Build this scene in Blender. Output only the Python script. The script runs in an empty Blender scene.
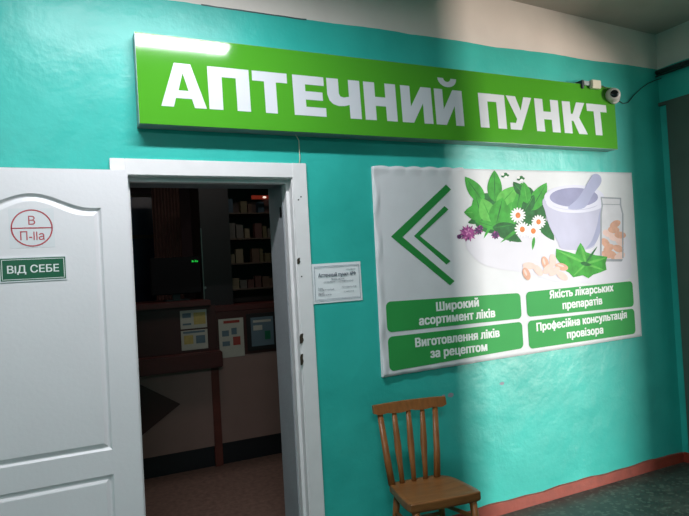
import bpy, bmesh, math, random
from mathutils import Vector, Matrix
from mathutils.geometry import delaunay_2d_cdt
random.seed(7)
scene = bpy.context.scene
COL = scene.collection

# ------------------------------------------------------------ camera basis
EYE = 1.53; DIST = 2.8824; FPX = 590.0
yaw, pitch, roll = math.radians(25.528), math.radians(1.112), math.radians(-3.173)
fwd = Vector((math.sin(yaw)*math.cos(pitch), math.cos(yaw)*math.cos(pitch), math.sin(pitch)))
r0 = Vector((math.cos(yaw), -math.sin(yaw), 0)); u0 = r0.cross(fwd)
rgt = math.cos(roll)*r0 + math.sin(roll)*u0
upv = -math.sin(roll)*r0 + math.cos(roll)*u0
CAMP = Vector((0, -DIST, EYE))
def at(px, py, Y):
    """measured photo point -> world point on the vertical plane y = Y"""
    d = fwd + rgt*((px-344.5)/FPX) - upv*((py-258)/FPX)
    t = (Y + DIST)/d.y
    return CAMP + d*t

# ------------------------------------------------------------ materials
def srgb(c):
    return tuple(((v/255)/12.92 if v/255 <= .04045 else ((v/255+.055)/1.055)**2.4) for v in c)
MATS = {}
def mat(name, rgb, rough=.5, spec=.5, var=.12, scale=6, bump=0, bscale=40, metal=0, emit=None, estr=0, stretch=None):
    m = bpy.data.materials.new(name); m.use_nodes = True
    nt = m.node_tree; b = nt.nodes['Principled BSDF']
    c = srgb(rgb)
    tc = nt.nodes.new('ShaderNodeTexCoord'); n = nt.nodes.new('ShaderNodeTexNoise')
    n.inputs['Scale'].default_value = scale; n.inputs['Detail'].default_value = 5
    if stretch:
        mp = nt.nodes.new('ShaderNodeMapping'); mp.inputs['Scale'].default_value = stretch
        nt.links.new(tc.outputs['Object'], mp.inputs[0]); nt.links.new(mp.outputs[0], n.inputs['Vector'])
    else:
        nt.links.new(tc.outputs['Object'], n.inputs['Vector'])
    r = nt.nodes.new('ShaderNodeValToRGB')
    r.color_ramp.elements[0].position = .3; r.color_ramp.elements[1].position = .7
    r.color_ramp.elements[0].color = (*[v*(1-var) for v in c], 1)
    r.color_ramp.elements[1].color = (*[min(1, v*(1+var)) for v in c], 1)
    nt.links.new(n.outputs['Fac'], r.inputs[0]); nt.links.new(r.outputs[0], b.inputs['Base Color'])
    b.inputs['Roughness'].default_value = rough
    b.inputs['Specular IOR Level'].default_value = spec
    b.inputs['Metallic'].default_value = metal
    if bump:
        n2 = nt.nodes.new('ShaderNodeTexNoise'); n2.inputs['Scale'].default_value = bscale; n2.inputs['Detail'].default_value = 4
        nt.links.new(tc.outputs['Object'], n2.inputs['Vector'])
        bp = nt.nodes.new('ShaderNodeBump'); bp.inputs['Strength'].default_value = bump; bp.inputs['Distance'].default_value = .01
        nt.links.new(n2.outputs['Fac'], bp.inputs['Height']); nt.links.new(bp.outputs[0], b.inputs['Normal'])
    if emit:
        b.inputs['Emission Color'].default_value = (*srgb(emit), 1); b.inputs['Emission Strength'].default_value = estr
    MATS[name] = m
    return m

def wall_paint():
    """teal gloss paint, whitewash above a hand-cut edge, uneven plaster underneath"""
    m = bpy.data.materials.new('wall_paint'); m.use_nodes = True
    nt = m.node_tree; N = nt.nodes.new; L = nt.links.new; b = nt.nodes['Principled BSDF']
    geo = N('ShaderNodeNewGeometry'); sep = N('ShaderNodeSeparateXYZ'); L(geo.outputs['Position'], sep.inputs[0])
    def noise(s, d=4):
        n = N('ShaderNodeTexNoise'); n.inputs['Scale'].default_value = s; n.inputs['Detail'].default_value = d
        L(geo.outputs['Position'], n.inputs['Vector']); return n.outputs['Fac']
    def math_(op, a, bb):
        k = N('ShaderNodeMath'); k.operation = op
        for i, v in enumerate((a, bb)):
            if isinstance(v, (int, float)): k.inputs[i].default_value = v
            else: L(v, k.inputs[i])
        return k.outputs[0]
    edge = math_('ADD', sep.outputs['Z'], math_('MULTIPLY', math_('SUBTRACT', noise(2.2), .5), .035))
    above = math_('GREATER_THAN', edge, 2.876)
    line = math_('MULTIPLY', math_('LESS_THAN', math_('ABSOLUTE', math_('SUBTRACT', edge, 2.876), 0), .004), math_('LESS_THAN', math_('ABSOLUTE', math_('SUBTRACT', sep.outputs['X'], .95), 0), .28))
    r = N('ShaderNodeValToRGB'); r.color_ramp.elements[0].position = .32; r.color_ramp.elements[1].position = .68
    r.color_ramp.elements[0].color = (*srgb((48, 178, 166)), 1); r.color_ramp.elements[1].color = (*srgb((58, 194, 181)), 1)
    L(noise(2.5), r.inputs[0])
    w = N('ShaderNodeValToRGB'); w.color_ramp.elements[0].color = (*srgb((222, 210, 202)), 1); w.color_ramp.elements[1].color = (*srgb((236, 226, 218)), 1)
    L(noise(5), w.inputs[0])
    mx = N('ShaderNodeMix'); mx.data_type = 'RGBA'; L(above, mx.inputs['Factor']); L(r.outputs[0], mx.inputs['A']); L(w.outputs[0], mx.inputs['B'])
    m2 = N('ShaderNodeMix'); m2.data_type = 'RGBA'; L(line, m2.inputs['Factor']); L(mx.outputs['Result'], m2.inputs['A']); m2.inputs['B'].default_value = (.06, .10, .10, 1)
    L(m2.outputs['Result'], b.inputs['Base Color'])
    rr = N('ShaderNodeMapRange'); L(above, rr.inputs[0]); rr.inputs[3].default_value = .36; rr.inputs[4].default_value = .85
    L(rr.outputs[0], b.inputs['Roughness'])
    bp = N('ShaderNodeBump'); bp.inputs['Strength'].default_value = .55; bp.inputs['Distance'].default_value = .012
    h = math_('ADD', math_('MULTIPLY', noise(6, 6), 1.0), math_('MULTIPLY', noise(42, 3), .12))
    L(h, bp.inputs['Height']); L(bp.outputs[0], b.inputs['Normal'])
    return m

def floor_paint():
    m = bpy.data.materials.new('floor_paint'); m.use_nodes = True
    nt = m.node_tree; N = nt.nodes.new; L = nt.links.new; b = nt.nodes['Principled BSDF']
    geo = N('ShaderNodeNewGeometry')
    v = N('ShaderNodeTexVoronoi'); v.inputs['Scale'].default_value = 55; L(geo.outputs['Position'], v.inputs['Vector'])
    n = N('ShaderNodeTexNoise'); n.inputs['Scale'].default_value = 9; n.inputs['Detail'].default_value = 8; L(geo.outputs['Position'], n.inputs['Vector'])
    r = N('ShaderNodeValToRGB'); r.color_ramp.elements[0].position = .3; r.color_ramp.elements[1].position = .72
    r.color_ramp.elements[0].color = (*srgb((36, 42, 38)), 1); r.color_ramp.elements[1].color = (*srgb((64, 70, 62)), 1)
    L(n.outputs['Fac'], r.inputs[0])
    sr = N('ShaderNodeSeparateColor'); L(v.outputs['Color'], sr.inputs[0])
    g = N('ShaderNodeMath'); g.operation = 'GREATER_THAN'; L(sr.outputs[0], g.inputs[0]); g.inputs[1].default_value = .86
    mx = N('ShaderNodeMix'); mx.data_type = 'RGBA'; L(g.outputs[0], mx.inputs['Factor']); L(r.outputs[0], mx.inputs['A']); mx.inputs['B'].default_value = (*srgb((76, 84, 74)), 1)
    L(mx.outputs['Result'], b.inputs['Base Color']); b.inputs['Roughness'].default_value = .45
    return m

W = wall_paint(); FL = floor_paint()
white_door = mat('white_door_enamel', (234, 232, 234), .38, var=.02, scale=3, bump=.06, bscale=60)
white_trim = mat('white_trim_enamel', (234, 232, 232), .4, var=.03, scale=12, bump=.05, bscale=30)
reveal_m = mat('grey_reveal_plaster', (150, 154, 158), .8, var=.06, bump=.2)
ceil_m = mat('ceiling_whitewash', (186, 178, 168), .9, var=.06, scale=4, bump=.3, bscale=12)
skirt = mat('red_brown_skirting', (142, 58, 42), .45, var=.15, scale=14, bump=.15)
green_face = mat('green_sign_vinyl', (80, 162, 42), .09, var=.02, scale=3)
sign_side = mat('sign_tray_grey', (150, 160, 158), .4, metal=.3)
vinyl_white = mat('white_vinyl', (214, 216, 222), .3, var=.01)
banner_w = mat('banner_white', (226, 226, 229), .6, .25, var=.03, scale=7, bump=.25, bscale=8)
banner_edge = mat('banner_edge', (200, 204, 200), .6, .25)
dkgreen = mat('printed_dark_green', (44, 142, 66), .6, .25, var=.03)
ltgreen = mat('printed_label_green', (52, 158, 78), .6, .25, var=.03)
print_w = mat('printed_white', (236, 240, 236), .6, .25, var=.01)
leaf_g = mat('print_leaf_green', (62, 160, 58), .6, .25, var=.25, scale=22)
leaf_l = mat('print_leaf_light', (98, 186, 80), .6, .25, var=.18, scale=26)
leaf_d = mat('print_leaf_dark', (36, 106, 52), .6, .25, var=.3, scale=30)
purple = mat('print_thistle', (160, 72, 140), .6, .25, var=.35, scale=60)
purple_d = mat('print_thistle_dark', (82, 44, 92), .6, .25, var=.3, scale=60)
pink_l = mat('print_thistle_light', (214, 140, 190), .6, .25, var=.2, scale=60)
petal = mat('print_petal', (246, 244, 244), .6, .25, var=.04, scale=30)
orange = mat('print_daisy_centre', (226, 132, 70), .6, .25, var=.2, scale=80)
mort1 = mat('print_mortar', (196, 194, 216), .6, .25, var=.06, scale=7)
mort2 = mat('print_mortar_inside', (150, 150, 182), .6, .25, var=.1, scale=9)
mort3 = mat('print_mortar_rim', (222, 220, 236), .6, .25, var=.03)
pest = mat('print_pestle', (172, 174, 204), .6, .25, var=.08)
pill = mat('print_pill', (240, 206, 196), .6, .25, var=.06, scale=30)
pill2 = mat('print_pill_amber', (222, 170, 146), .6, .25, var=.1, scale=30)
glassline = mat('print_glass_line', (160, 164, 172), .6, .25)
glassfill = mat('print_glass_fill', (214, 212, 218), .6, .25)
softshade = mat('print_soft_lilac', (225, 222, 231), .6, .25, var=.02)
wood = mat('chair_varnished_wood', (142, 88, 44), .38, var=.22, scale=9, stretch=(6, 6, .8), bump=.05)
wood_seat = mat('chair_seat_wood', (128, 82, 42), .4, var=.25, scale=7, stretch=(1, 6, 6), bump=.05)
red_ink = mat('red_ink', (186, 70, 80), .5)
sheet = mat('sticker_sheet', (226, 228, 230), .3, var=.01)
plate_g = mat('plate_green', (30, 98, 68), .35, var=.05)
paper = mat('notice_paper', (238, 242, 244), .6, var=.03, scale=14, bump=.12, bscale=14)
ink = mat('ink_grey', (104, 114, 124), .6)
ink_f = mat('ink_frame', (150, 162, 170), .6)
black = mat('black_plastic', (20, 20, 22), .35)
dark_rub = mat('dark_cable', (44, 58, 56), .5)
cream_pl = mat('cream_plastic', (222, 214, 190), .4, var=.03)
cam_w = mat('camera_white', (206, 196, 190), .3, var=.03)
lens_m = mat('camera_lens', (22, 22, 24), .12)
steel = mat('steel', (140, 140, 136), .35, metal=.8)
rust = mat('rusty_strike', (58, 48, 36), .6, var=.4, scale=90)
chip = mat('bare_plaster_chip', (150, 150, 160), .8)
counter_c = mat('counter_cream_laminate', (140, 112, 104), .5, var=.05)
counter_b = mat('counter_brown_laminate', (62, 28, 24), .5, var=.1)
counter_r = mat('counter_redbrown', (74, 30, 26), .5, var=.15)
plinth_m = mat('counter_black_plinth', (14, 16, 22), .5)
post_m = mat('counter_post_wood', (96, 42, 32), .5, var=.2)
cab_dark = mat('cabinet_dark', (28, 22, 23), .5)
cab_shelf = mat('cabinet_shelf', (70, 54, 44), .5)
int_wall = mat('interior_wall', (116, 94, 98), .8, var=.08)
int_floor = mat('interior_floor', (98, 76, 66), .5, var=.3, scale=30)
curt = mat('brown_curtain', (136, 100, 92), .9, var=.15)
blue_pane = mat('night_window_pane', (56, 70, 100), .2)
poster_a = mat('sheet_white', (176, 172, 160), .6, var=.06, scale=20)
poster_y = mat('sheet_yellow', (178, 156, 92), .6, var=.12, scale=30)
poster_r = mat('sheet_red', (150, 60, 50), .6, var=.12)
poster_b = mat('sheet_bluegrey', (92, 110, 120), .6, var=.12)
led_g = mat('led_green', (20, 200, 60), .5, emit=(40, 230, 80), estr=.55)
led_r = mat('led_red', (150, 40, 20), .5, emit=(190, 60, 30), estr=.12)
led_w = mat('led_white', (250, 220, 200), .5, emit=(255, 230, 215), estr=.9)
casing_gg = mat('right_casing_paint', (76, 92, 82), .6, var=.08, bump=.1)
lamp_h = mat('lamp_housing', (225, 228, 228), .4)
tube_m = mat('fluorescent_tube', (240, 248, 255), .4, emit=(225, 242, 255), estr=3)

# ------------------------------------------------------------ mesh helpers
def new_bm(): return bmesh.new()
def box(bm, x0, x1, y0, y1, z0, z1, mi=0, bevel=0):
    vs = [bm.verts.new((x, y, z)) for x in (x0, x1) for y in (y0, y1) for z in (z0, z1)]
    fs = [bm.faces.new([vs[i] for i in f]) for f in ((0,1,3,2),(4,6,7,5),(0,4,5,1),(2,3,7,6),(0,2,6,4),(1,5,7,3))]
    for f in fs: f.material_index = mi
    if bevel:
        es = list({e for f in fs for e in f.edges})
        bmesh.ops.bevel(bm, geom=es, offset=bevel, segments=2, affect='EDGES')
    return vs
def tube(bm, pts, rad, seg=10, mi=0, cap=True, sx=1.0):
    """round bar through points; rad may be a list; sx flattens it in y"""
    pts = [Vector(p) for p in pts]; n = len(pts)
    rads = rad if isinstance(rad, (list, tuple)) else [rad]*n
    rings = []; ref = None
    for i, p in enumerate(pts):
        d = (pts[min(i+1, n-1)] - pts[max(i-1, 0)]).normalized()
        if ref is None:
            ref = Vector((0, 0, 1)) if abs(d.z) < .9 else Vector((1, 0, 0))
        a = d.cross(ref).normalized(); b = a.cross(d).normalized(); ref = b
        rings.append([bm.verts.new(p + (a*math.cos(t)*sx + b*math.sin(t))*rads[i]) for t in [2*math.pi*k/seg for k in range(seg)]])
    for i in range(n-1):
        for k in range(seg):
            f = bm.faces.new([rings[i][k], rings[i][(k+1) % seg], rings[i+1][(k+1) % seg], rings[i+1][k]]); f.material_index = mi; f.smooth = True
    if cap:
        bm.faces.new(rings[0]).material_index = mi; bm.faces.new(rings[-1][::-1]).material_index = mi
def obj(name, bm, mats, parent=None, smooth=False):
    bmesh.ops.recalc_face_normals(bm, faces=bm.faces[:])
    me = bpy.data.meshes.new(name); bm.to_mesh(me); bm.free()
    for m in (mats if isinstance(mats, (list, tuple)) else [mats]): me.materials.append(m)
    if smooth:
        for p in me.polygons: p.use_smooth = True
    o = bpy.data.objects.new(name, me); COL.objects.link(o)
    if parent: o.parent = parent; o.matrix_parent_inverse = Matrix.Translation(-parent.location) if False else Matrix.Identity(4)
    return o
def empty(name, loc=(0, 0, 0), rz=0):
    o = bpy.data.objects.new(name, None); o.location = loc; o.rotation_euler = (0, 0, rz); COL.objects.link(o); return o
def rebase(root, loc):
    """put the thing's origin at its own place, its world shape unchanged"""
    loc = Vector(loc); root.location = loc
    for c in root.children:
        c.location = Vector(c.location) - loc
def tag(o, label, cat, group=None):
    o['label'] = label; o['category'] = cat
    if group: o['group'] = group
    return o
def struct(o, label=None):
    o['kind'] = 'structure'
    if label: o['label'] = label
    return o
def part_label(o, l): o['label'] = l; return o

def text_mesh(body, bold=.0, spacing=1.0):
    """outlines of the lettering, filled by winding number"""
    c = bpy.data.curves.new('t', 'FONT'); c.body = body; c.size = 1; c.space_character = spacing
    c.resolution_u = 3; c.fill_mode = 'NONE'
    o = bpy.data.objects.new('t', c); COL.objects.link(o)
    bpy.context.view_layer.update()
    me = bpy.data.meshes.new_from_object(o.evaluated_get(bpy.context.evaluated_depsgraph_get()))
    P = [(v.co.x, v.co.y) for v in me.vertices]; E_ = [tuple(e.vertices) for e in me.edges]
    bpy.data.objects.remove(o); bpy.data.curves.remove(c); bpy.data.meshes.remove(me)
    adj = {}
    for a, b in E_: adj.setdefault(a, []).append(b); adj.setdefault(b, []).append(a)
    seen = set(); loops = []
    for s0 in sorted(adj):
        if s0 in seen: continue
        lp = [s0]; seen.add(s0); cur = s0
        nx = s0+1 if s0+1 in adj[s0] else adj[s0][0]
        while nx not in seen:
            lp.append(nx); seen.add(nx); cur = nx
            cand = [k for k in adj[cur] if k not in seen]
            if not cand: break
            nx = cand[0]
        if len(lp) > 2: loops.append([P[k] for k in lp])
    # group contours into glyphs by overlap in x so each fill stays small
    groups = []
    for lp in loops:
        x0, x1 = min(p[0] for p in lp), max(p[0] for p in lp)
        hit = [g for g in groups if not (x1 < g[0]-1e-4 or x0 > g[1]+1e-4)]
        ng = [x0, x1, [lp]]
        for g in hit: ng = [min(ng[0], g[0]), max(ng[1], g[1]), ng[2]+g[2]]; groups.remove(g)
        groups.append(ng)
    pts, polys = [], []
    for x0, x1, lps in groups:
        vv, ee = [], []
        for lp in lps:
            k0 = len(vv); vv += [Vector(p) for p in lp]; ee += [(k0+i, k0+(i+1) % len(lp)) for i in range(len(lp))]
        r = delaunay_2d_cdt(vv, ee, [], 0, 1e-5)
        off = len(pts); pts += [(p.x, p.y) for p in r[0]]
        for f in r[2]:
            cx_ = sum(r[0][i].x for i in f)/3; cy_ = sum(r[0][i].y for i in f)/3; wn_ = 0
            for lp in lps:
                for i in range(len(lp)):
                    (ax, ay), (bx, by) = lp[i], lp[(i+1) % len(lp)]
                    if (ay <= cy_) != (by <= cy_):
                        xx = ax+(cy_-ay)/(by-ay)*(bx-ax)
                        if xx > cx_: wn_ += 1 if by > ay else -1
            if wn_: polys.append(tuple(off+i for i in f))
    x0 = min(p[0] for p in pts); x1 = max(p[0] for p in pts)
    return [((p[0]-x0)/(x1-x0), p[1]/.73) for p in pts], polys
def add_text(bm, body, xa, za, xb, zb, cap, Y, bold=.02, mi=0, spacing=1.0):
    """lettering whose baseline runs (xa,za)->(xb,zb) on the plane y = Y, capitals `cap` high"""
    pts, polys = text_mesh(body, 0, spacing)
    for k, (dx, dz) in enumerate([(0, 0)] if bold < .01 else [(-1, -.5), (1, -.5), (0, 0), (-1, .5), (1, .5)]):
        dx *= bold*cap*1.3; dz *= bold*cap*1.3
        vs = [bm.verts.new((xa+(xb-xa)*u+dx, Y-k*.00004, za+(zb-za)*u+v*cap+dz)) for u, v in pts]
        for p in polys:
            try: bm.faces.new([vs[i] for i in p]).material_index = mi
            except ValueError: pass
def flat(bm, pts, Y, mi=0):
    """flat polygon of (x,z) points on plane y=Y"""
    vs = [bm.verts.new((x, Y, z)) for x, z in pts]
    es = [bm.edges.new((vs[i], vs[(i+1) % len(vs)])) for i in range(len(vs))]
    r = bmesh.ops.triangle_fill(bm, edges=es, use_beauty=True)
    for g in r['geom']:
        if isinstance(g, bmesh.types.BMFace): g.material_index = mi
def ring(bm, cx, cz, rx, rz, w, Y, mi=0, seg=40):
    a = [bm.verts.new((cx+rx*math.cos(t), Y, cz+rz*math.sin(t))) for t in [2*math.pi*k/seg for k in range(seg)]]
    b = [bm.verts.new((cx+(rx-w)*math.cos(t), Y, cz+(rz-w)*math.sin(t))) for t in [2*math.pi*k/seg for k in range(seg)]]
    for k in range(seg): bm.faces.new([a[k], a[(k+1) % seg], b[(k+1) % seg], b[k]]).material_index = mi
def extrude_y(bm, polys, y0, y1, mi=0):
    """solid of a (x,z) polygon between two y"""
    for pts in polys:
        f = [bm.verts.new((x, y0, z)) for x, z in pts]; b = [bm.verts.new((x, y1, z)) for x, z in pts]
        n = len(pts)
        for vs in (f, b):
            es = [bm.edges.get((vs[i], vs[(i+1) % n])) or bm.edges.new((vs[i], vs[(i+1) % n])) for i in range(n)]
            r = bmesh.ops.triangle_fill(bm, edges=es, use_beauty=True)
            for g in r['geom']:
                if isinstance(g, bmesh.types.BMFace): g.material_index = mi
        for i in range(n):
            bm.faces.new([f[i], f[(i+1) % n], b[(i+1) % n], b[i]]).material_index = mi

# ============================================================ the setting
CORN = 4.02
def zc(x): return 3.135 + .0415*(CORN-x)
OX0, OX1, OZ = .285, 1.095, 2.03
bm = new_bm()
for a in ((-3.0, .276, 0, 3.5), (1.104, CORN, 0, 3.5), (.276, 1.104, OZ-.001, 3.5)):
    box(bm, a[0], a[1], 0, .32, a[2], a[3])
wb = struct(obj('wall_back', bm, W), 'teal gloss wall with whitewashed band at the top')
bm = new_bm(); box(bm, CORN, CORN+.12, -.25, .32, 0, 3.5); box(bm, CORN, CORN+.12, -6.5, -2.45, 0, 3.5); box(bm, CORN, CORN+.12, -2.45, -.25, 2.85, 3.5)
struct(obj('wall_right', bm, W))
bm = new_bm(); box(bm, 6.54, 9.2, -4.72, -4.55, 0, 9); struct(obj('wall_right', bm, ceil_m), 'plain unseen wall added to block part of the daylight')  # added out of view to fade the daylight towards the right corner
bm = new_bm(); box(bm, -3.2, -3, -6.5, .32, 0, 3.6); struct(obj('wall_left', bm, W))
bm = new_bm(); box(bm, -3.2, CORN+.12, -6.7, -6.5, 0, 3.6); struct(obj('wall_front', bm, W))
bm = new_bm(); box(bm, -3.2, CORN+.12, -6.7, .32, -.1, 0); struct(obj('floor', bm, FL))
bm = new_bm(); box(bm, CORN+.12, 13, -12, .32, -.1, 0); struct(obj('floor', bm, ceil_m), 'pale floor of the side passage')
bm = new_bm()
vs = [bm.verts.new((x, y, zc(x)+dz)) for x in (-3.2, CORN+.12) for y in (-6.7, .3) for dz in (0, .1)]
for f in ((0,1,3,2),(4,6,7,5),(0,4,5,1),(2,3,7,6),(0,2,6,4),(1,5,7,3)): bm.faces.new([vs[i] for i in f])
struct(obj('ceiling', bm, ceil_m))
# skirting, thin painted board with a slightly wavy top
bm = new_bm(); n = 40; xs = [1.18+(CORN-1.18)*i/n for i in range(n+1)]
prev = None
for x in xs:
    h = .068+.004*math.sin(x*9)+.003*math.sin(x*23)
    cur = [bm.verts.new(p) for p in ((x, 0, 0), (x, -.016, 0), (x, -.013, h), (x, 0, h+.003))]
    if prev:
        for k in range(4): bm.faces.new([prev[k], prev[(k+1) % 4], cur[(k+1) % 4], cur[k]])
    else: bm.faces.new(cur)
    prev = cur
bm.faces.new(prev[::-1])
struct(obj('baseboard_back', bm, skirt))
bm = new_bm(); box(bm, CORN-.014, CORN, -.06, -.016, 0, .07); struct(obj('baseboard_right', bm, skirt))
# glazed doorway in the right wall, its painted frame
d2 = struct(empty('door_2', (CORN, -.07, 0)))
bm = new_bm(); box(bm, -.035, 0, -.18, 0, 0, 2.60, bevel=.004); obj('frame', bm, casing_gg, d2)
bm = new_bm(); box(bm, -.02, 0, -.18, .07, 2.60, 2.625, bevel=.003); obj('header', bm, casing_gg, d2)

# doorway trim: casing boards, rebated jambs, grey plaster reveal behind
t1 = struct(empty('trim_1', (.69, 0, 0)), 'white painted door casing around the dark doorway')
def tp(name, mats, *boxes, bevel=.002, label=None):
    b_ = new_bm()
    for q in boxes: box(b_, q[0]-.69, q[1]-.69, *q[2:], bevel=bevel)
    o_ = obj(name, b_, mats, t1)
    if label: o_['label'] = label
    return o_
tp('side_casing', white_trim, (.212, .277, -.014, 0, 0, 2.098))
tp('head_casing', white_trim, (.2775, 1.10, -.012, 0, 2.022, 2.098))
tp('side_casing', white_trim, (1.098, 1.176, -.014, 0, 0, 2.099))
tp('jamb', white_trim, (1.0935, 1.105, -.004, .045, 0, 2.03), (1.078, 1.105, .045, .095, 0, 2.03))
tp('jamb', white_trim, (.275, .285, -.004, .045, 0, 2.03), (.275, .30, .045, .095, 0, 2.03))
tp('head_jamb', white_trim, (.285, 1.0935, -.004, .045, 2.018, 2.03), (.30, 1.078, .045, .095, 2.0, 2.03))
tp('reveal', reveal_m, (1.072, 1.085, .095, .32, 0, 2.03), bevel=0)
tp('reveal', reveal_m, (.285, .297, .095, .32, 0, 2.03), bevel=0)
tp('reveal', reveal_m, (.297, 1.072, .095, .32, 2.012, 2.03), bevel=0)
# worn metal fittings of the lock side
def strike(px, py, w, h):
    p = at(px, py, -.012); b_ = new_bm()
    prof = [(-.5, -.5), (.1, -.45), (.5, -.15), (.3, .1), (.45, .5), (-.2, .45), (-.5, .2)]
    extrude_y(b_, [[(p.x-.69+u*w, p.z+v*h) for u, v in prof]], -.0165, -.010)
    o_ = obj('strike_plate', b_, rust, t1); o_['label'] = 'worn dark strike plate hole in the casing'
for q in ((298.6, 261, .016, .034), (301.6, 338.5, .02, .052), (301.8, 359.5, .016, .058)): strike(*q)
b_ = new_bm()
for px, py in ((300.9, 196.8), (298.4, 199.8), (301.6, 276.5)):
    p = at(px, py, -.014); tube(b_, [(p.x-.69, -.0155, p.z), (p.x-.69, -.0135, p.z)], .004, 8)
part_label(obj('screw_holes', b_, black, t1), 'small dark screw holes')
b_ = new_bm(); box(b_, 1.0695-.69, 1.0725-.69, .11, .14, 1.83, 1.885); obj('latch', b_, black, t1)

# chips in the paint
for px, py, s in ((450.5, 395, .028), (443.5, 395.5, .012), (502, 383.5, .02)):
    p = at(px, py, 0); b_ = new_bm()
    pts = [(p.x+math.cos(t)*s*random.uniform(.7, 1), p.z+math.sin(t)*s*.55*random.uniform(.7, 1)) for t in [k*math.pi/5 for k in range(10)]]
    flat(b_, pts, -.0006); o_ = obj('paint_chip', b_, chip, wb)

# ============================================================ door leaf (opened flat against the wall)
LX0, LX1, LZ0, LZ1, LYF, LYB = -.50, .281, .012, 2.033, -.072, -.034
leaf = struct(empty('door_1', (LX1, LYB, LZ0)), 'white panelled door leaf opened flat against the wall')
bm = new_bm()
XC = -.109
def arch(x): return 1.862 + .064*(.5+.5*math.cos(math.pi*min(1, abs(x-XC)/.235)))
def contour(d, kind):
    """closed outline of a panel moved inwards by d"""
    xa, xb = XC-.272+d, XC+.272-d; pts = []
    if kind == 'top':
        pts += [(xa, .797+d), (xb, .797+d)]
        for i in range(29):
            x = xb + (xa-xb)*i/28
            pts.append((x, arch(XC+(x-XC)*.272/(.272-d))-d*1.05))
    else: pts += [(xa, .16+d), (xb, .16+d), (xb, .69-d), (xa, .69-d)]
    return pts
outer = [(LX0, LZ0), (LX1, LZ0), (LX1, LZ1), (LX0, LZ1)]
ov = [bm.verts.new((x, LYF, z)) for x, z in outer]
edges = [bm.edges.new((ov[i], ov[(i+1) % 4])) for i in range(4)]
prof = [(0, 0), (.004, .004), (.009, .009), (.014, .0105), (.03, .001), (.033, .0)]
fields = []
for kind in ('top', 'low'):
    loops = [[bm.verts.new((x, LYF+dp, z)) for x, z in contour(d, kind)] for d, dp in prof]
    k = len(loops[0])
    edges += [bm.edges.new((loops[0][i], loops[0][(i+1) % k])) for i in range(k)]
    for a, b in zip(loops, loops[1:]):
        for i in range(k): bm.faces.new([a[i], a[(i+1) % k], b[(i+1) % k], b[i]])
    ie = [bm.edges.get((loops[-1][i], loops[-1][(i+1) % k])) for i in range(k)]
    bmesh.ops.triangle_fill(bm, edges=ie, use_beauty=True)
bmesh.ops.triangle_fill(bm, edges=edges, use_beauty=True)
bv = [bm.verts.new((x, LYB, z)) for x, z in outer]
bm.faces.new(bv)
for i in range(4): bm.faces.new([ov[i], ov[(i+1) % 4], bv[(i+1) % 4], bv[i]])
for v in bm.verts: v.co -= Vector((LX1, LYB, LZ0))
obj('panel', bm, white_door, leaf)
for z in (.25, 1.75):
    b_ = new_bm(); tube(b_, [(-.012, .008, z), (-.012, .008, z+.09)], .007, 10); obj('hinge', b_, steel, leaf)

# red round marking on a thin sheet
bm = new_bm(); c = at(32, 228, LYF)
flat(bm, [(c.x-.085, c.z-.083), (c.x+.085, c.z-.083), (c.x+.085, c.z+.083), (c.x-.085, c.z+.083)], LYF-.0006)
st = tag(empty('room_class_sticker', (c.x, LYF, c.z)), 'round red outlined room class sticker high on the white door leaf', 'sticker')
def loc_obj(name, bm, mats, root):
    for v in bm.verts: v.co -= root.location
    return obj(name, bm, mats, root)
loc_obj('sheet', bm, sheet, st)
bm = new_bm(); ring(bm, c.x, c.z, .079, .079, .0055, LYF-.0012)
flat(bm, [(c.x-.077, c.z-.0025), (c.x+.077, c.z-.0025), (c.x+.077, c.z+.0025), (c.x-.077, c.z+.0025)], LYF-.0012)
loc_obj('circle', bm, red_ink, st)
bm = new_bm(); add_text(bm, 'В', c.x-.013, c.z+.014, c.x+.013, c.z+.014, .038, LYF-.0014, bold=.0)
loc_obj('lettering', bm, red_ink, st); bm = new_bm(); add_text(bm, 'П-llа', c.x-.045, c.z-.051, c.x+.045, c.z-.051, .038, LYF-.0014, bold=.0)
loc_obj('lettering', bm, red_ink, st)
# green push plate
a, b = at(-.5, 282, LYF), at(66.3, 256, LYF)
x0, x1, z0, z1 = a.x, b.x, 1.553, 1.657
ps = tag(empty('push_sign', ((x0+x1)/2, LYF, z0)), 'small green plate with white lettering on the white door leaf', 'sign')
bm = new_bm(); box(bm, x0, x1, LYF-.003, LYF, z0, z1); part_label(loc_obj('plate', bm, sheet, ps), 'pale edged plate')
bm = new_bm(); flat(bm, [(x0+.005, z0+.005), (x1-.005, z0+.005), (x1-.005, z1-.005), (x0+.005, z1-.005)], LYF-.0034); loc_obj('green_field', bm, plate_g, ps)
bm = new_bm()
i = .0095; w = .0025
for q in ((x0+i, x1-i, z0+i, z0+i+w), (x0+i, x1-i, z1-i-w, z1-i), (x0+i, x0+i+w, z0+i, z1-i), (x1-i-w, x1-i, z0+i, z1-i)):
    flat(bm, [(q[0], q[2]), (q[1], q[2]), (q[1], q[3]), (q[0], q[3])], LYF-.0038)
loc_obj('border', bm, print_w, ps)
bm = new_bm(); add_text(bm, 'ВlД СЕБЕ', x0+.03, z0+.037, x1-.031, z0+.037, .032, LYF-.004, bold=.02); loc_obj('lettering', bm, print_w, ps)

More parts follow.
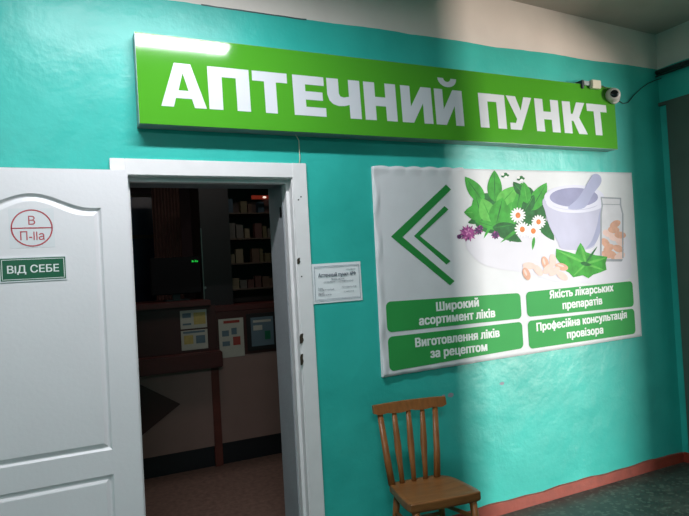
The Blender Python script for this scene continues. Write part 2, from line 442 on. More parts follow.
# ============================================================ big light-box sign
SX0, SX1, SZ0, SZ1 = .340, 3.438, 2.243, 2.674
YB, YT = -.088, -.068
def ysig(z): return YB + (YT-YB)*(z-SZ0)/(SZ1-SZ0)
sg = tag(empty('pharmacy_sign', ((SX0+SX1)/2, 0, SZ0)), 'long green light-box sign with big white capitals above the doorway', 'sign')
bm = new_bm()
v = [bm.verts.new(p) for p in ((SX0, YB, SZ0), (SX1, YB, SZ0), (SX1+.022, YT, SZ1), (SX0, YT, SZ1), (SX0, -.002, SZ0), (SX1, -.002, SZ0), (SX1+.022, -.002, SZ1), (SX0, -.002, SZ1))]
for f in ((0,1,2,3), (4,7,6,5), (0,4,5,1), (1,5,6,2), (2,6,7,3), (3,7,4,0)): bm.faces.new([v[i] for i in f])
part_label(loc_obj('tray', bm, sign_side, sg), 'grey metal tray')
bm = new_bm(); e = .002
v = [bm.verts.new(p) for p in ((SX0+e, YB-.003, SZ0+e), (SX1-e, YB-.003, SZ0+e), (SX1+.022-e, YT-.003, SZ1-e), (SX0+e, YT-.003, SZ1-e))]
v2 = [bm.verts.new(q.co+Vector((0, .0028, 0))) for q in v]
bm.faces.new(v); bm.faces.new(v2[::-1])
for k in range(4): bm.faces.new([v[k], v2[k], v2[(k+1) % 4], v[(k+1) % 4]])
part_label(loc_obj('face_panel', bm, green_face, sg), 'bright green face')
G = {  # letter outlines in a unit box
 'А': ([[(0,0),(.27,0),(.325,.2),(.675,.2),(.73,0),(1,0),(.68,1),(.32,1)]], [[(.39,.38),(.61,.38),(.5,.78)]]),
 'П': ([[(0,0),(.33,0),(.33,.77),(.67,.77),(.67,0),(1,0),(1,1),(0,1)]], []),
 'Т': ([[(.33,0),(.67,0),(.67,.76),(1,.76),(1,1),(0,1),(0,.76),(.33,.76)]], []),
 'Е': ([[(0,0),(1,0),(1,.22),(.38,.22),(.38,.40),(.92,.40),(.92,.61),(.38,.61),(.38,.78),(.98,.78),(.98,1),(0,1)]], []),
 'Ч': ([[(.65,0),(1,0),(1,1),(.65,1),(.65,.56),(.5,.53),(.39,.55),(.35,.62),(.35,1),(0,1),(0,.58),(.05,.43),(.16,.34),(.32,.30),(.5,.31),(.65,.35)]], []),
 'Н': ([[(0,0),(.34,0),(.34,.38),(.66,.38),(.66,0),(1,0),(1,1),(.66,1),(.66,.62),(.34,.62),(.34,1),(0,1)]], []),
 'И': ([[(0,0),(.36,0),(.7,.55),(.7,0),(1,0),(1,1),(.66,1),(.3,.44),(.3,1),(0,1)]], []),
 'У': ([[(.16,0),(.5,0),(1,1),(.68,1),(.53,.58),(.36,1),(0,1),(.36,.32),(.3,.2),(.08,.2),(.08,0)]], []),
 'К': ([[(0,0),(.34,0),(.34,.40),(.42,.40),(.62,0),(1,0),(.68,.52),(.97,1),(.61,1),(.42,.62),(.34,.62),(.34,1),(0,1)]], []),
}
spans = [('А',.441,.652),('П',.664,.869),('Т',.885,1.069),('Е',1.099,1.277),('Ч',1.290,1.485),('Н',1.508,1.709),('И',1.741,1.946),('Й',1.967,2.163),
         ('П',2.283,2.483),('У',2.496,2.701),('Н',2.724,2.925),('К',2.959,3.166),('Т',3.178,3.363)]
def letter(bm, ch, xa, xb, za, zb):
    g, holes = G['И' if ch == 'Й' else ch]
    def P(u, w_):
        z = za+(zb-za)*w_; return Vector((xa+(xb-xa)*u, ysig(z)-.0042, z))
    es = []
    for pl in g+holes:
        vs_ = [bm.verts.new(P(*p)) for p in pl]
        es += [bm.edges.new((vs_[i], vs_[(i+1) % len(vs_)])) for i in range(len(vs_))]
    bmesh.ops.triangle_fill(bm, edges=es, use_beauty=True)
    if ch == 'Й':
        o_, i_ = [], []
        for k in range(13):
            t = math.pi+math.pi*k/12
            o_.append((.5+.34*math.cos(t), 1.32+.25*math.sin(t))); i_.append((.5+.13*math.cos(t), 1.32+.1*math.sin(t)))
        ov_ = [bm.verts.new(P(*p)) for p in o_]; iv_ = [bm.verts.new(P(*p)) for p in i_]
        for k in range(12): bm.faces.new([ov_[k], ov_[k+1], iv_[k+1], iv_[k]])
for word in (spans[:8], spans[8:]):
    for ch, xa, xb in word:
        bm = new_bm(); letter(bm, ch, xa, xb, 2.332, 2.543 if ch != 'Ч' else 2.543)
        loc_obj('letter', bm, vinyl_white, sg)
# the feed wire that drops from the sign to the casing
p0, p1, p2 = at(294, 132, -.04), at(299.5, 152, -.006), at(299, 165, -.006)
bm = new_bm(); tube(bm, [p0+Vector((0, 0, .0)), (p0+p1)/2+Vector((.012, -.0, .01)), p1, (p1+p2)/2+Vector((.004, 0, 0)), p2], .0025, 8, mi=0)
for vv in bm.verts: vv.co -= p2
wr = obj('sign_wire', bm, cream_pl, None); wr.location = p2
tag(wr, 'thin white wire dropping from the green sign to the door casing', 'wire')

# ============================================================ banner poster
PY = -.014
bn = tag(empty('banner', (2.6, 0, .93)), 'white printed banner with herbs, mortar and green text boxes on the teal wall', 'banner')
cTL, cTR, cBR, cBL = (1.571, 2.092), (3.655, 2.101), (3.650, .946), (1.561, .926)
def bil(u, w_):
    x = (cBL[0]*(1-u)+cBR[0]*u)*(1-w_) + (cTL[0]*(1-u)+cTR[0]*u)*w_
    z = (cBL[1]*(1-u)+cBR[1]*u)*(1-w_) + (cTL[1]*(1-u)+cTR[1]*u)*w_
    return x, z
bm = new_bm(); NU, NV = 180, 60; grid = []
for j in range(NV+1):
    row = []
    for i in range(NU+1):
        u, w_ = i/NU, j/NV; x, z = bil(u, w_)
        y = PY
        if u < .022: x += .006*math.sin(w_*23); y += -.008*(.5+.5*math.sin(w_*31+1)) if u < .012 else 0
        if w_ > .975 and u < .3: z += .006*abs(math.sin(u*60))*((w_-.975)/.025); y -= .006*abs(math.sin(u*60))
        if w_ < .01 and u < .3: y -= .006*abs(math.sin(u*48))
        row.append(bm.verts.new((x, y, z)))
    grid.append(row)
for j in range(NV):
    for i in range(NU):
        bm.faces.new([grid[j][i], grid[j][i+1], grid[j+1][i+1], grid[j+1][i]]).smooth = True
# back and sides: the film is stretched on a thin board
bq = [bm.verts.new((*[c for c in (bil(u, w_)[0],)], -.002, bil(u, w_)[1])) for u, w_ in ((0, 0), (1, 0), (1, 1), (0, 1))]
bm.faces.new(bq)
def skirt_side(row, a, b):
    bm.faces.new(row + [b, a])
skirt_side(grid[0][::-1], bq[0], bq[1]) if False else bm.faces.new(grid[0] + [bq[1], bq[0]])
bm.faces.new([r[NU] for r in grid] + [bq[2], bq[1]])
bm.faces.new(grid[NV][::-1] + [bq[3], bq[2]])
bm.faces.new([r[0] for r in grid][::-1] + [bq[0], bq[3]])
loc_obj('backing', bm, banner_w, bn)
Y1 = PY-.0016
def W2(px, py): p = at(px, py, Y1); return (p.x, p.z)
# chevrons
for pts in ([(446, 184.5), (451, 189.5), (402.5, 237), (454.5, 281), (450, 285.3), (391, 236.6)],
            [(444.5, 206), (448.5, 209.5), (420, 236), (450.5, 261), (446.5, 264.5), (414, 236)]):
    bm = new_bm(); flat(bm, [W2(*p) for p in pts], Y1); part_label(loc_obj('chevron', bm, dkgreen, bn), 'green arrow chevron pointing left')
# rounded text boxes
def rrect(bm, c4, rad, Y):
    n_ = 6; pts = []
    for k in range(4):
        p = Vector(c4[k]); a_ = (Vector(c4[k-1])-p).normalized(); b_ = (Vector(c4[(k+1) % 4])-p).normalized()
        for s in range(n_+1):
            t = s/n_*math.pi/2
            pts.append(tuple(p + a_*rad*(1-math.sin(t)) + b_*rad*(1-math.cos(t))))
    flat(bm, pts, Y)
xa, xb, xc_, xd = 1.607, 2.572, 2.618, 3.588
boxes = [([(xa, 1.168), (xb, 1.163), (xb, 1.323), (xa, 1.338)], [('Широкий', 436.7, 478.6, 311.0, 306.2), ('асортимент ліків', 419.5, 494.9, 325.2, 316.8)]),
         ([(xa, .952), (xb, .978), (xb, 1.143), (xa, 1.143)], [('Виготовлення ліків', 415.8, 499.3, 347.0, 336.6), ('за рецептом', 430.9, 487, 357.8, 350.5)]),
         ([(xc_, 1.168), (xd, 1.160), (xd, 1.338), (xc_, 1.325)], [('Якість лікарських', 550, 613.2, 298.5, 291.0), ('препаратів', 563, 602, 309.0, 304.0)]),
         ([(xc_, .967), (xd, .970), (xd, 1.146), (xc_, 1.143)], [('Професійна консультація', 537, 626.6, 331.0, 317.8), ('провізора', 567.4, 603, 338.3, 333.2)])]
for c4, lines in boxes:
    bm = new_bm(); rrect(bm, c4, .03, Y1); lb = part_label(loc_obj('text_box', bm, ltgreen, bn), 'rounded green text box')
    for body, a_, b_, ya, yb in lines:
        bm = new_bm()
        pa, pb = at(a_, ya, Y1), at(b_, yb, Y1)
        add_text(bm, body, pa.x, pa.z, pb.x, pb.z, .05, Y1-.0008, bold=.05, spacing=1.04)
        for vv in bm.verts: vv.co -= bn.location
        obj('lettering', bm, print_w, lb)

# the printed still life, one mesh, layer over layer
PM = [leaf_g, leaf_l, leaf_d, purple, purple_d, pink_l, petal, orange, mort1, mort2, mort3, pest, pill, pill2, glassline, glassfill, softshade]
LG, LL, LD, PU, PD, PK, PE, OR, M1, M2, M3, PS, PI, PA, GL, GF, SS = range(17)
bm = new_bm(); layer = [0]
def pr(pts, mi):
    layer[0] += 1; Y = Y1 - .000008*layer[0]
    flat(bm, [(lambda p: (p.x, p.z))(at(x, y, Y)) for x, y in pts], Y, mi)
def A(pts, mi): pr([(440+x/5.733, 160+y/5.733) for x, y in pts], mi)
def B(pts, mi): pr([(520+x/3.971, 160+y/3.971) for x, y in pts], mi)
def smooth_poly(pts, n_=6):
    out = []; k = len(pts)
    for i in range(k):
        p0_, p1_, p2_, p3_ = [Vector(pts[(i+j) % k]) for j in (-1, 0, 1, 2)]
        for s in range(n_):
            t = s/n_
            out.append(tuple(.5*((2*p1_)+(-p0_+p2_)*t+(2*p0_-5*p1_+4*p2_-p3_)*t*t+(-p0_+3*p1_-3*p2_+p3_)*t**3)))
    return out
def ell(cx, cy, rx, ry, n_=28, rot=0):
    return [(cx+rx*math.cos(t)*math.cos(rot)-ry*math.sin(t)*math.sin(rot), cy+rx*math.cos(t)*math.sin(rot)+ry*math.sin(t)*math.cos(rot)) for t in [2*math.pi*k/n_ for k in range(n_)]]
def blade(f, x0, y0, x1, y1, w_, mi, rib=None):
    """pointed leaf from base to tip"""
    d = Vector((x1-x0, y1-y0)); n_ = Vector((-d.y, d.x)).normalized()*w_
    L_, R_ = [], []
    for k in range(11):
        t = k/10; s = math.sin(math.pi*t**.8)**.8 if 0 < t < 1 else 0
        c_ = Vector((x0, y0))+d*t
        L_.append(tuple(c_+n_*s)); R_.append(tuple(c_-n_*s))
    f(L_+R_[1:-1][::-1], mi)
    if rib is not None:
        f([(x0, y0), tuple(Vector((x0, y0))+d*.5+n_*.06), (x1, y1), tuple(Vector((x0, y0))+d*.5-n_*.06)], rib)
# soft ground tint under the still life
A(smooth_poly([(150, 470), (330, 420), (760, 380), (1060, 430), (1090, 560), (1060, 690), (700, 700), (500, 650), (250, 600)], 8), SS)
# bunch of leaves
for q in ((200, 360, 340, 420, 26, LD), (300, 380, 470, 470, 34, LD), (420, 380, 400, 470, 34, LD), (560, 330, 655, 462, 34, LD), (560, 240, 590, 380, 34, LD), (230, 340, 160, 360, 18, LD),
          (470, 380, 345, 475, 9, LG), (540, 440, 530, 516, 9, LG), (300, 360, 250, 450, 8, LG), (420, 330, 350, 390, 30, LD)): blade(A, *q)
A(smooth_poly([(195, 205), (260, 190), (340, 190), (430, 150), (520, 160), (560, 240), (590, 330), (520, 400), (430, 400), (330, 395), (250, 370), (200, 300)]), LD)
for q in ((250, 240, 143, 95, 40, LG, LD), (315, 240, 312, 58, 42, LG, LD), (270, 300, 138, 300, 48, LG, LL), (520, 290, 612, 130, 42, LG, LD), (440, 280, 470, 130, 48, LG, LD),
          (330, 270, 440, 150, 46, LL, LG), (240, 340, 205, 200, 44, LG, LD), (300, 360, 240, 220, 50, LL, LG), (320, 380, 360, 215, 56, LG, LD), (400, 380, 410, 240, 50, LG, LL),
          (480, 300, 540, 200, 34, LD, LG), (480, 200, 420, 125, 26, LD, LG), (500, 250, 480, 125, 30, LG, LL), (340, 390, 200, 350, 22, LG, LD), (300, 390, 430, 370, 24, LD, LG)): blade(A, *q)
for cx, cy in ((372, 88), (462, 106)):
    for k in range(5): A(ell(cx+14*math.cos(k*1.256), cy+9*math.sin(k*1.256), 10, 7, 10), PE if k % 2 else LD)
    A(ell(cx, cy, 6, 5, 10), LD)
# thistle and buds
for k in range(22):
    t = k*2*math.pi/22+.1; r_ = 44 if k % 2 else 54
    blade(A, 160, 420, 160+r_*math.cos(t), 420+r_*math.sin(t)*.95, 7, (PU, PD, PU, PK)[k % 4])
A(ell(162, 415, 32, 28, 20), PU)
for k in range(9): blade(A, 162, 412, 162+24*math.cos(k*.7), 412+22*math.sin(k*.7), 5, PK if k % 2 else PU)
for cx, cy, r_ in ((222, 404, 26), (318, 430, 26), (110, 440, 14), (232, 388, 16)):
    for k in range(9): blade(A, cx, cy, cx+r_*math.cos(k*.698+.3), cy+r_*math.sin(k*.698+.3), 7, PD if k % 3 else PU)
    A(ell(cx, cy, r_*.5, r_*.45, 14), PD)
# daisies
for cx, cy, r_ in ((447, 317, 46), (565, 355, 42), (472, 398, 46), (535, 407, 45)):
    for k in range(15):
        t = k*2*math.pi/15
        A(ell(cx+r_*.64*math.cos(t), cy+r_*.64*math.sin(t), r_*.36, r_*.13, 12, t), PE)
    A(ell(cx, cy, r_*.5, r_*.5, 16), PE); A(ell(cx, cy, r_*.32, r_*.36, 18), OR)
# mortar with pestle
B(smooth_poly([(97, 150), (100, 205), (118, 265), (150, 325), (165, 352), (225, 358), (285, 350), (305, 318), (328, 255), (334, 195), (332, 155), (215, 105)]), M1)
B(smooth_poly([(262, 352), (300, 330), (325, 262), (334, 195), (318, 200), (305, 262), (285, 320)]), pest and PS)
B(ell(215, 148, 119, 49, 40), M3); B(ell(214, 148, 96, 38, 36), M2)
B(smooth_poly([(190, 192), (232, 150), (276, 78), (290, 58), (308, 56), (322, 70), (320, 95), (290, 135), (255, 190)], 5), PS)
B(smooth_poly([(112, 160), (130, 183), (170, 195), (215, 199), (262, 196), (300, 185), (322, 166), (330, 172), (318, 192), (270, 206), (215, 210), (160, 205), (118, 188), (104, 170)], 4), M3)
# jar
B([(322, 152), (402, 152), (400, 176), (408, 215), (408, 385), (400, 398), (336, 398), (322, 385), (322, 215), (330, 176)], GF)
for k, (cx, cy) in enumerate(((350, 292), (378, 255), (372, 277), (395, 322), (390, 352), (352, 350), (376, 308), (370, 380), (345, 375), (396, 382), (398, 298), (340, 330))):
    B(ell(cx, cy, 23, 14, 18, (.4, -.5, .1, .9)[k % 4]), PA if k % 3 else PI)
for pts in ([(320, 146), (402, 150), (402, 156), (320, 152)], [(320, 152), (325, 152), (330, 178), (325, 215), (325, 388), (319, 388), (319, 215), (324, 178)],
            [(402, 150), (397, 152), (396, 178), (405, 215), (406, 390), (411, 390), (411, 215), (402, 178)], [(322, 174), (400, 176), (400, 179), (322, 177)], [(322, 392), (409, 394), (404, 403), (334, 403)]): B(pts, GL)
# lobed leaf and pills
B([(240, 328), (252, 345), (262, 366), (300, 378), (347, 384), (340, 410), (344, 436), (320, 446), (290, 456), (272, 470), (250, 458), (212, 466), (196, 448), (168, 432), (158, 408), (142, 386), (144, 352), (170, 360), (196, 366), (220, 374), (228, 350)], LG)
for q in ((262, 412, 150, 360, 5, LL), (262, 412, 242, 335, 5, LL), (262, 412, 342, 388, 5, LL), (262, 412, 335, 438, 4, LL), (262, 412, 212, 460, 4, LL), (262, 408, 308, 342, 4, LD), (240, 408, 285, 418, 8, LD)): blade(B, *q)
for k, (cx, cy, rt) in enumerate(((100, 408, 1.3), (130, 398, 1.5), (36, 420, .05), (26, 452, 1.2), (72, 438, .9), (112, 432, -.8), (166, 424, .3), (136, 442, -.6), (168, 460, .6))):
    B(ell(cx, cy, 26, 14, 20, rt), PI if k % 3 else PA); B(ell(cx-4, cy-5, 14, 4, 12, rt), PI)
part_label(loc_obj('printed_picture', bm, PM, bn), 'print of green herbs, daisies, mortar, jar and pills')

# ============================================================ notice beside the door
nt_ = tag(empty('paper_notice', (1.35, 0, 1.35)), 'small white framed paper notice on the wall right of the doorway', 'notice')
q4 = [at(311.5, 264.3, -.004), at(360.2, 261.3, -.004), at(362.6, 300.0, -.004), at(313.3, 304.2, -.004)]
def NP(u, v_):
    a_ = q4[3].lerp(q4[2], u); b_ = q4[0].lerp(q4[1], u); return a_.lerp(b_, v_)
bm = new_bm(); g = []
for j in range(13):
    g.append([bm.verts.new(NP(i/16, j/12) + Vector((0, -.0008*math.sin(i*.9+j*.6)*math.sin(j*.5), 0))) for i in range(17)])
for j in range(12):
    for i in range(16): bm.faces.new([g[j][i], g[j][i+1], g[j+1][i+1], g[j+1][i]]).smooth = True
loc_obj('sheet', bm, paper, nt_)
bm = new_bm()
def nq(u0_, u1_, v0, v1, mi=0):
    vs_ = [bm.verts.new(NP(u, v_)+Vector((0, -.0036, 0))) for u, v_ in ((u0_, v0), (u1_, v0), (u1_, v1), (u0_, v1))]; bm.faces.new(vs_).material_index = mi
for q in ((.04, .96, .07, .085), (.04, .96, .92, .935), (.04, .05, .07, .935), (.95, .96, .07, .935), (.055, .945, .1, .108), (.055, .945, .9, .908)): nq(*q)
loc_obj('frame_line', bm, ink_f, nt_)
for body, u0_, u1_, v_, cap in (('Аптечный пункт №9', .12, .88, .66, .02), ('Время работы', .38, .64, .575, .010), ('ежедневно с понедельника', .22, .82, .51, .010), ('Адрес', .10, .20, .36, .009), ('телефон аптеки', .10, .42, .32, .009), ('понедельник', .58, .88, .36, .009),
                               ('Заведующая', .10, .22, .235, .009), ('аптечным пунктом', .10, .36, .19, .010), ('суббота', .62, .82, .24, .008), ('телефон', .68, .88, .80, .008)):
    bm = new_bm(); a_, b_ = NP(u0_, v_), NP(u1_, v_); add_text(bm, body, a_.x, a_.z, b_.x, b_.z, cap, -.0078, bold=.03 if cap > .015 else .0); loc_obj('lettering', bm, ink, nt_)

# ============================================================ CCTV camera, adapter box, cables
p = at(614, 96.5, -.11)
cam = tag(empty('security_camera', (p.x, -.09, p.z)), 'small white dome security camera at the right end of the green sign', 'camera')
cx, cz = 3.428, 2.608
cam.location = (cx, -.074, cz); cam.scale = (1.3, 1.3, 1.3)
def lathe(bm, prof_, seg=24, axis='y', mi=0):
    rings = []
    for y, r_ in prof_:
        rings.append([bm.verts.new((r_*math.cos(t), y, r_*math.sin(t))) for t in [2*math.pi*k/seg for k in range(seg)]])
    for a_, b_ in zip(rings, rings[1:]):
        for k in range(seg):
            f = bm.faces.new([a_[k], a_[(k+1) % seg], b_[(k+1) % seg], b_[k]]); f.smooth = True; f.material_index = mi
    bm.faces.new(rings[0]); bm.faces.new(rings[-1])
R_ = Matrix.Rotation(math.radians(-36), 4, 'Z')
bm = new_bm(); lathe(bm, [(0, .030), (-.004, .040), (-.012, .043), (-.02, .040)]); obj('base', bm, cam_w, cam)
bm = new_bm(); lathe(bm, [(-.012, .036), (-.03, .037), (-.045, .033), (-.055, .026), (-.057, .02), (-.054, .019)]); bm.transform(R_); obj('dome', bm, cam_w, cam)
bm = new_bm(); lathe(bm, [(-.05, .021), (-.056, .021), (-.0605, .016), (-.062, .006)]); bm.transform(R_); part_label(obj('lens', bm, lens_m, cam), 'round black lens')
ab = tag(empty('power_adapter', (3.235, -.075, 2.64)), 'small cream adapter box on the top edge of the green sign', 'adapter')
pa = at(587.5, 80, -.07); pb = at(598.3, 91, -.07)
ab.location = ((pa.x+pb.x)/2, -.074, (pa.z+pb.z)/2)
hw, hh = abs(pb.x-pa.x)*.44, abs(pa.z-pb.z)*.42
bm = new_bm(); box(bm, -hw, hw, -.03, 0, -hh, hh, bevel=.004); obj('case', bm, cream_pl, ab)
bm = new_bm(); box(bm, -hw-.055, -hw, -.012, .03, -hh*.3, hh*.75, bevel=.002); part_label(obj('bracket', bm, MATS['sign_tray_grey'], ab), 'grey bracket')
bm = new_bm(); box(bm, -hw-.072, -hw-.055, -.01, .05, -hh*1.1, hh*.9, bevel=.002); part_label(obj('plug', bm, dark_rub, ab), 'dark plug')
c1 = new_bm()
pts = [Vector((ab.location.x+hw-.004, -.085, ab.location.z-.004)), Vector((3.33, -.09, ab.location.z-.004)), Vector((3.37, -.09, 2.655)), Vector((cx+.005, -.085, cz+.034))]
tube(c1, pts, .0035, 8); o_ = obj('camera_cable', c1, black); tag(o_, 'short dark cable between the cream adapter box and the dome camera', 'cable')
c1 = new_bm(); wp = [(619, 101), (623, 103.5), (628, 102.5), (634, 95), (641, 88.5), (648, 83.5), (656, 80)]
tube(c1, [Vector((cx+.02, -.075, cz-.018))] + [at(x, y, -.006) for x, y in wp] + [Vector((CORN-.005, -.03, 2.80))], .003, 8)
o_ = obj('camera_cable', c1, dark_rub); tag(o_, 'thin sagging cable from the dome camera to the corner pipe', 'cable')
# conduit along the right wall
cp = empty('conduit', (CORN-.03, -1, 2.84)); tag(cp, 'dark pipe run along the right wall below the ceiling corner', 'pipe')
bm = new_bm(); tube(bm, [(.004, .99, .006), (.004, .5, .0), (.004, -1.4, 0)], .017, 14); tube(bm, [(-.008, .99, -.024), (-.006, .5, -.026), (-.006, -1.4, -.026)], .006, 10); obj('pipe', bm, MATS['dark_cable'], cp)
bm = new_bm()
tube(bm, [(.004, .80, .0), (.004, .785, 0)], .0195, 14); obj('clamp', bm, dark_rub, cp)

# ============================================================ chair
SH = .42
ch = tag(empty('wooden_chair', (1.612, -.37, 0), math.radians(-7.5)), 'varnished wooden chair with spindle back standing against the teal wall', 'chair')
def seat_outline(g_=0):
    pts = [(-.165, .150), (-.10, .160), (.06, .160), (.105, .150), (.160, .095), (.186, -.05), (.190, -.130), (.165, -.152), (0, -.158), (-.160, -.152), (-.184, -.135), (-.188, -.05), (-.174, .10)]
    return [(x*(1-g_), y*(1-g_)) for x, y in pts]
so = smooth_poly(seat_outline(), 5)
bm = new_bm(); levels = [(-.008, .97), (-.004, .99), (.002, 1.0), (.032, 1.0), (.036, .985)]
rings = [[bm.verts.new((x*s, y*s, SH-.036+h)) for x, y in so] for h, s in levels]
for a_, b_ in zip(rings, rings[1:]):
    for k in range(len(so)): bm.faces.new([a_[k], a_[(k+1) % len(so)], b_[(k+1) % len(so)], b_[k]])
# dished top
prev = rings[-1]
for s, dz in ((.85, -.002), (.6, -.007), (.3, -.010)):
    cur = [bm.verts.new((x*s, y*s, SH+dz)) for x, y in so]
    for k in range(len(so)): bm.faces.new([prev[k], prev[(k+1) % len(so)], cur[(k+1) % len(so)], cur[k]]).smooth = True
    prev = cur
bm.faces.new(prev); bm.faces.new(rings[0])
obj('seat', bm, wood_seat, ch)
for sx in (-1, 1):
    bm = new_bm(); tube(bm, [(sx*.150, -.13, SH-.034), (sx*.160, -.142, .25), (sx*.175, -.16, 0)], [.019, .0175, .013], 12); obj('leg', bm, wood, ch)
    bm = new_bm(); tube(bm, [(sx*.115-.02, .125, SH-.034), (sx*.13-.015, .145, .25), (sx*.15, .17, 0)], [.018, .0165, .013], 12); obj('leg', bm, wood, ch)
def back_pt(x, h):
    """point in the raked back: h = height above the seat"""
    return Vector((x, .135+h*.24, SH+h))
for sx in (-1, 1):
    bm = new_bm(); tube(bm, [back_pt(sx*.128-.032, -.004), back_pt(sx*.142-.024, .12), back_pt(sx*.161-.012, .35)], [.019, .0185, .0155], 12, sx=.7); obj('back_post', bm, wood, ch)
for k in (-1, 0, 1):
    bm = new_bm(); tube(bm, [back_pt(k*.066-.036, -.004), back_pt(k*.070-.030, .08), back_pt(k*.074-.024, .17), back_pt(k*.078-.017, .25), back_pt(k*.082-.010, .35)], [.0135, .0145, .0195, .0165, .0125], 12, sx=.6); obj('spindle', bm, wood, ch)
# scalloped top rail, slightly bowed
bm = new_bm(); n_ = 48; sec = []
for i in range(n_+1):
    u = -1+2*i/n_; x = u*.210+.0
    low = .345 - .0075*abs(math.sin(u*math.pi*1.55)) + (0 if abs(u) < .86 else .012*(abs(u)-.86)/.14)
    top = .392 - .004*u*u
    bow = .006*(u*u)
    sec.append([bm.verts.new(back_pt(x, h)+Vector((0, dy-bow, 0))) for h, dy in ((low, -.012), (top, -.012), (top+.002, 0), (top, .011), (low, .011))])
for a_, b_ in zip(sec, sec[1:]):
    for k in range(5): bm.faces.new([a_[k], a_[(k+1) % 5], b_[(k+1) % 5], b_[k]])
bm.faces.new(sec[0]); bm.faces.new(sec[-1][::-1])
obj('top_rail', bm, wood, ch)
for sx in (-1, 1):
    bm = new_bm(); tube(bm, [(sx*.157, -.137, .30), (sx*.128-.015, .136, .27)], .010, 10); obj('stretcher', bm, wood, ch)
bm = new_bm(); tube(bm, [(-.148, .148, .22), (.118, .148, .22)], .010, 10); obj('stretcher', bm, wood, ch)
bm = new_bm(); tube(bm, [(-.162, -.147, .20), (.162, -.147, .20)], .010, 10); obj('stretcher', bm, wood, ch)

# ============================================================ pharmacy room beyond the doorway
IX0, IX1, IY1, IZ = -1.4, 3.3, 4.3, 3.0
bm = new_bm(); box(bm, IX0, IX1, .32, IY1, -.1, 0); struct(obj('floor', bm, int_floor), 'dark brown floor of the room beyond')
bm = new_bm(); box(bm, IX0, IX1, .32, IY1, IZ, IZ+.1); struct(obj('ceiling', bm, int_wall))
bm = new_bm(); box(bm, IX0, IX1, IY1, IY1+.1, 0, IZ); struct(obj('wall_back', bm, int_wall))
bm = new_bm(); box(bm, IX0-.1, IX0, .32, IY1, 0, IZ); struct(obj('wall_left', bm, int_wall))
bm = new_bm(); box(bm, IX1, IX1+.1, .32, IY1, 0, IZ); struct(obj('wall_right', bm, int_wall))
# counter
CY = 1.93
ct = tag(empty('service_counter', (.6, CY, 0)), 'cream counter with a dark brown diamond and thick ledge beyond the doorway', 'counter')
def cpart(name, m, *bs, bevel=0, label=None, parent=ct):
    b_ = new_bm()
    for q in bs: box(b_, q[0]-.6, q[1]-.6, q[2]-CY, q[3]-CY, q[4], q[5], bevel=bevel)
    o_ = obj(name, b_, m, parent)
    if label: o_['label'] = label
    return o_
cpart('plinth', plinth_m, (-1.0, 1.107, CY+.02, 2.55, 0, .165), label='black plinth')
ct2 = tag(empty('service_counter', (.6, CY, 0)), 'shorter cream counter unit right of the wooden post, under the cabinet', 'counter')
cpart('plinth', plinth_m, (1.108, 2.6, CY+.02, 2.55, 0, .171), parent=ct2)
fp = cpart('front_panel', counter_c, (-1.0, 1.045, CY, CY+.03, .165, .815), label='cream front panel')
cpart('front_panel', counter_c, (1.109, 2.6, CY+.01, CY+.04, .172, .87), label='cream front panel', parent=ct2)
cpart('post', post_m, (1.045, 1.107, CY-.012, CY+.05, 0, .93), bevel=.004, label='red-brown wooden post')
cpart('ledge', counter_r, (-1.0, 1.125, CY-.10, CY+.0, .805, .935), bevel=.008, label='thick red-brown ledge')
up = cpart('upper_panel', counter_b, (-1.0, 1.107, CY+.01, CY+.04, .935, 1.30), label='dark brown upper panel')
cpart('upper_panel', counter_b, (1.109, 2.6, CY+.010, CY+.04, .87, 1.235), label='dark brown upper panel', parent=ct2)
cpart('worktop', counter_r, (-1.0, 1.065, CY-.03, 2.62, 1.30, 1.345), bevel=.005, label='red-brown worktop')
cpart('worktop', counter_r, (1.067, 2.6, CY+.045, 2.62, 1.235, 1.28), bevel=.005, label='red-brown worktop', parent=ct2)
b_ = new_bm(); dz = .21; dcx = .472
extrude_y(b_, [[(dcx-.32-.6, .541), (dcx-.6, .541-dz), (dcx+.32-.6, .541), (dcx-.6, .541+dz)]], -.004, .002)
o_ = obj('diamond_inlay', b_, counter_b, ct); o_['label'] = 'dark brown diamond inlay'
# sheets taped on the counter front
def sheet_thing(name, label, q, y, body_m, blocks, group=None, frame=None):
    r_ = tag(empty(name, ((q[0]+q[1])/2, y, q[2])), label, 'notice', group)
    w_, h_ = q[1]-q[0], q[3]-q[2]
    if frame:
        b__ = new_bm(); box(b__, -w_/2-frame, w_/2+frame, -.012, -.001, -frame, h_+frame, bevel=.003); part_label(obj('frame', b__, cab_dark, r_), 'dark frame')
    y0_ = -.0135 if frame else 0
    b__ = new_bm(); box(b__, -w_/2, w_/2, y0_-.002, y0_, 0, h_); obj('sheet', b__, body_m, r_)
    for (u0_, u1_, v0, v1, m_) in blocks:
        b__ = new_bm(); flat(b__, [(-w_/2+w_*u0_, h_*v0), (-w_/2+w_*u1_, h_*v0), (-w_/2+w_*u1_, h_*v1), (-w_/2+w_*u0_, h_*v1)], y0_-.0026); obj('printed_block', b__, m_, r_)
sheet_thing('printed_sheet', 'pale sheet with a yellow block on the counter front, upper of two', (.825, 1.035, 1.125, 1.272), CY+.009, poster_a, [(.5, .95, .2, .85, poster_y), (.08, .4, .6, .85, poster_b), (.08, .4, .2, .3, poster_b)])
sheet_thing('printed_sheet', 'pale sheet with yellow and blue blocks on the counter front, lower of two', (.825, 1.035, .955, 1.112), CY+.009, poster_a, [(.1, .45, .3, .75, poster_y), (.55, .9, .3, .7, poster_b), (.08, .9, .85, .95, poster_b)])
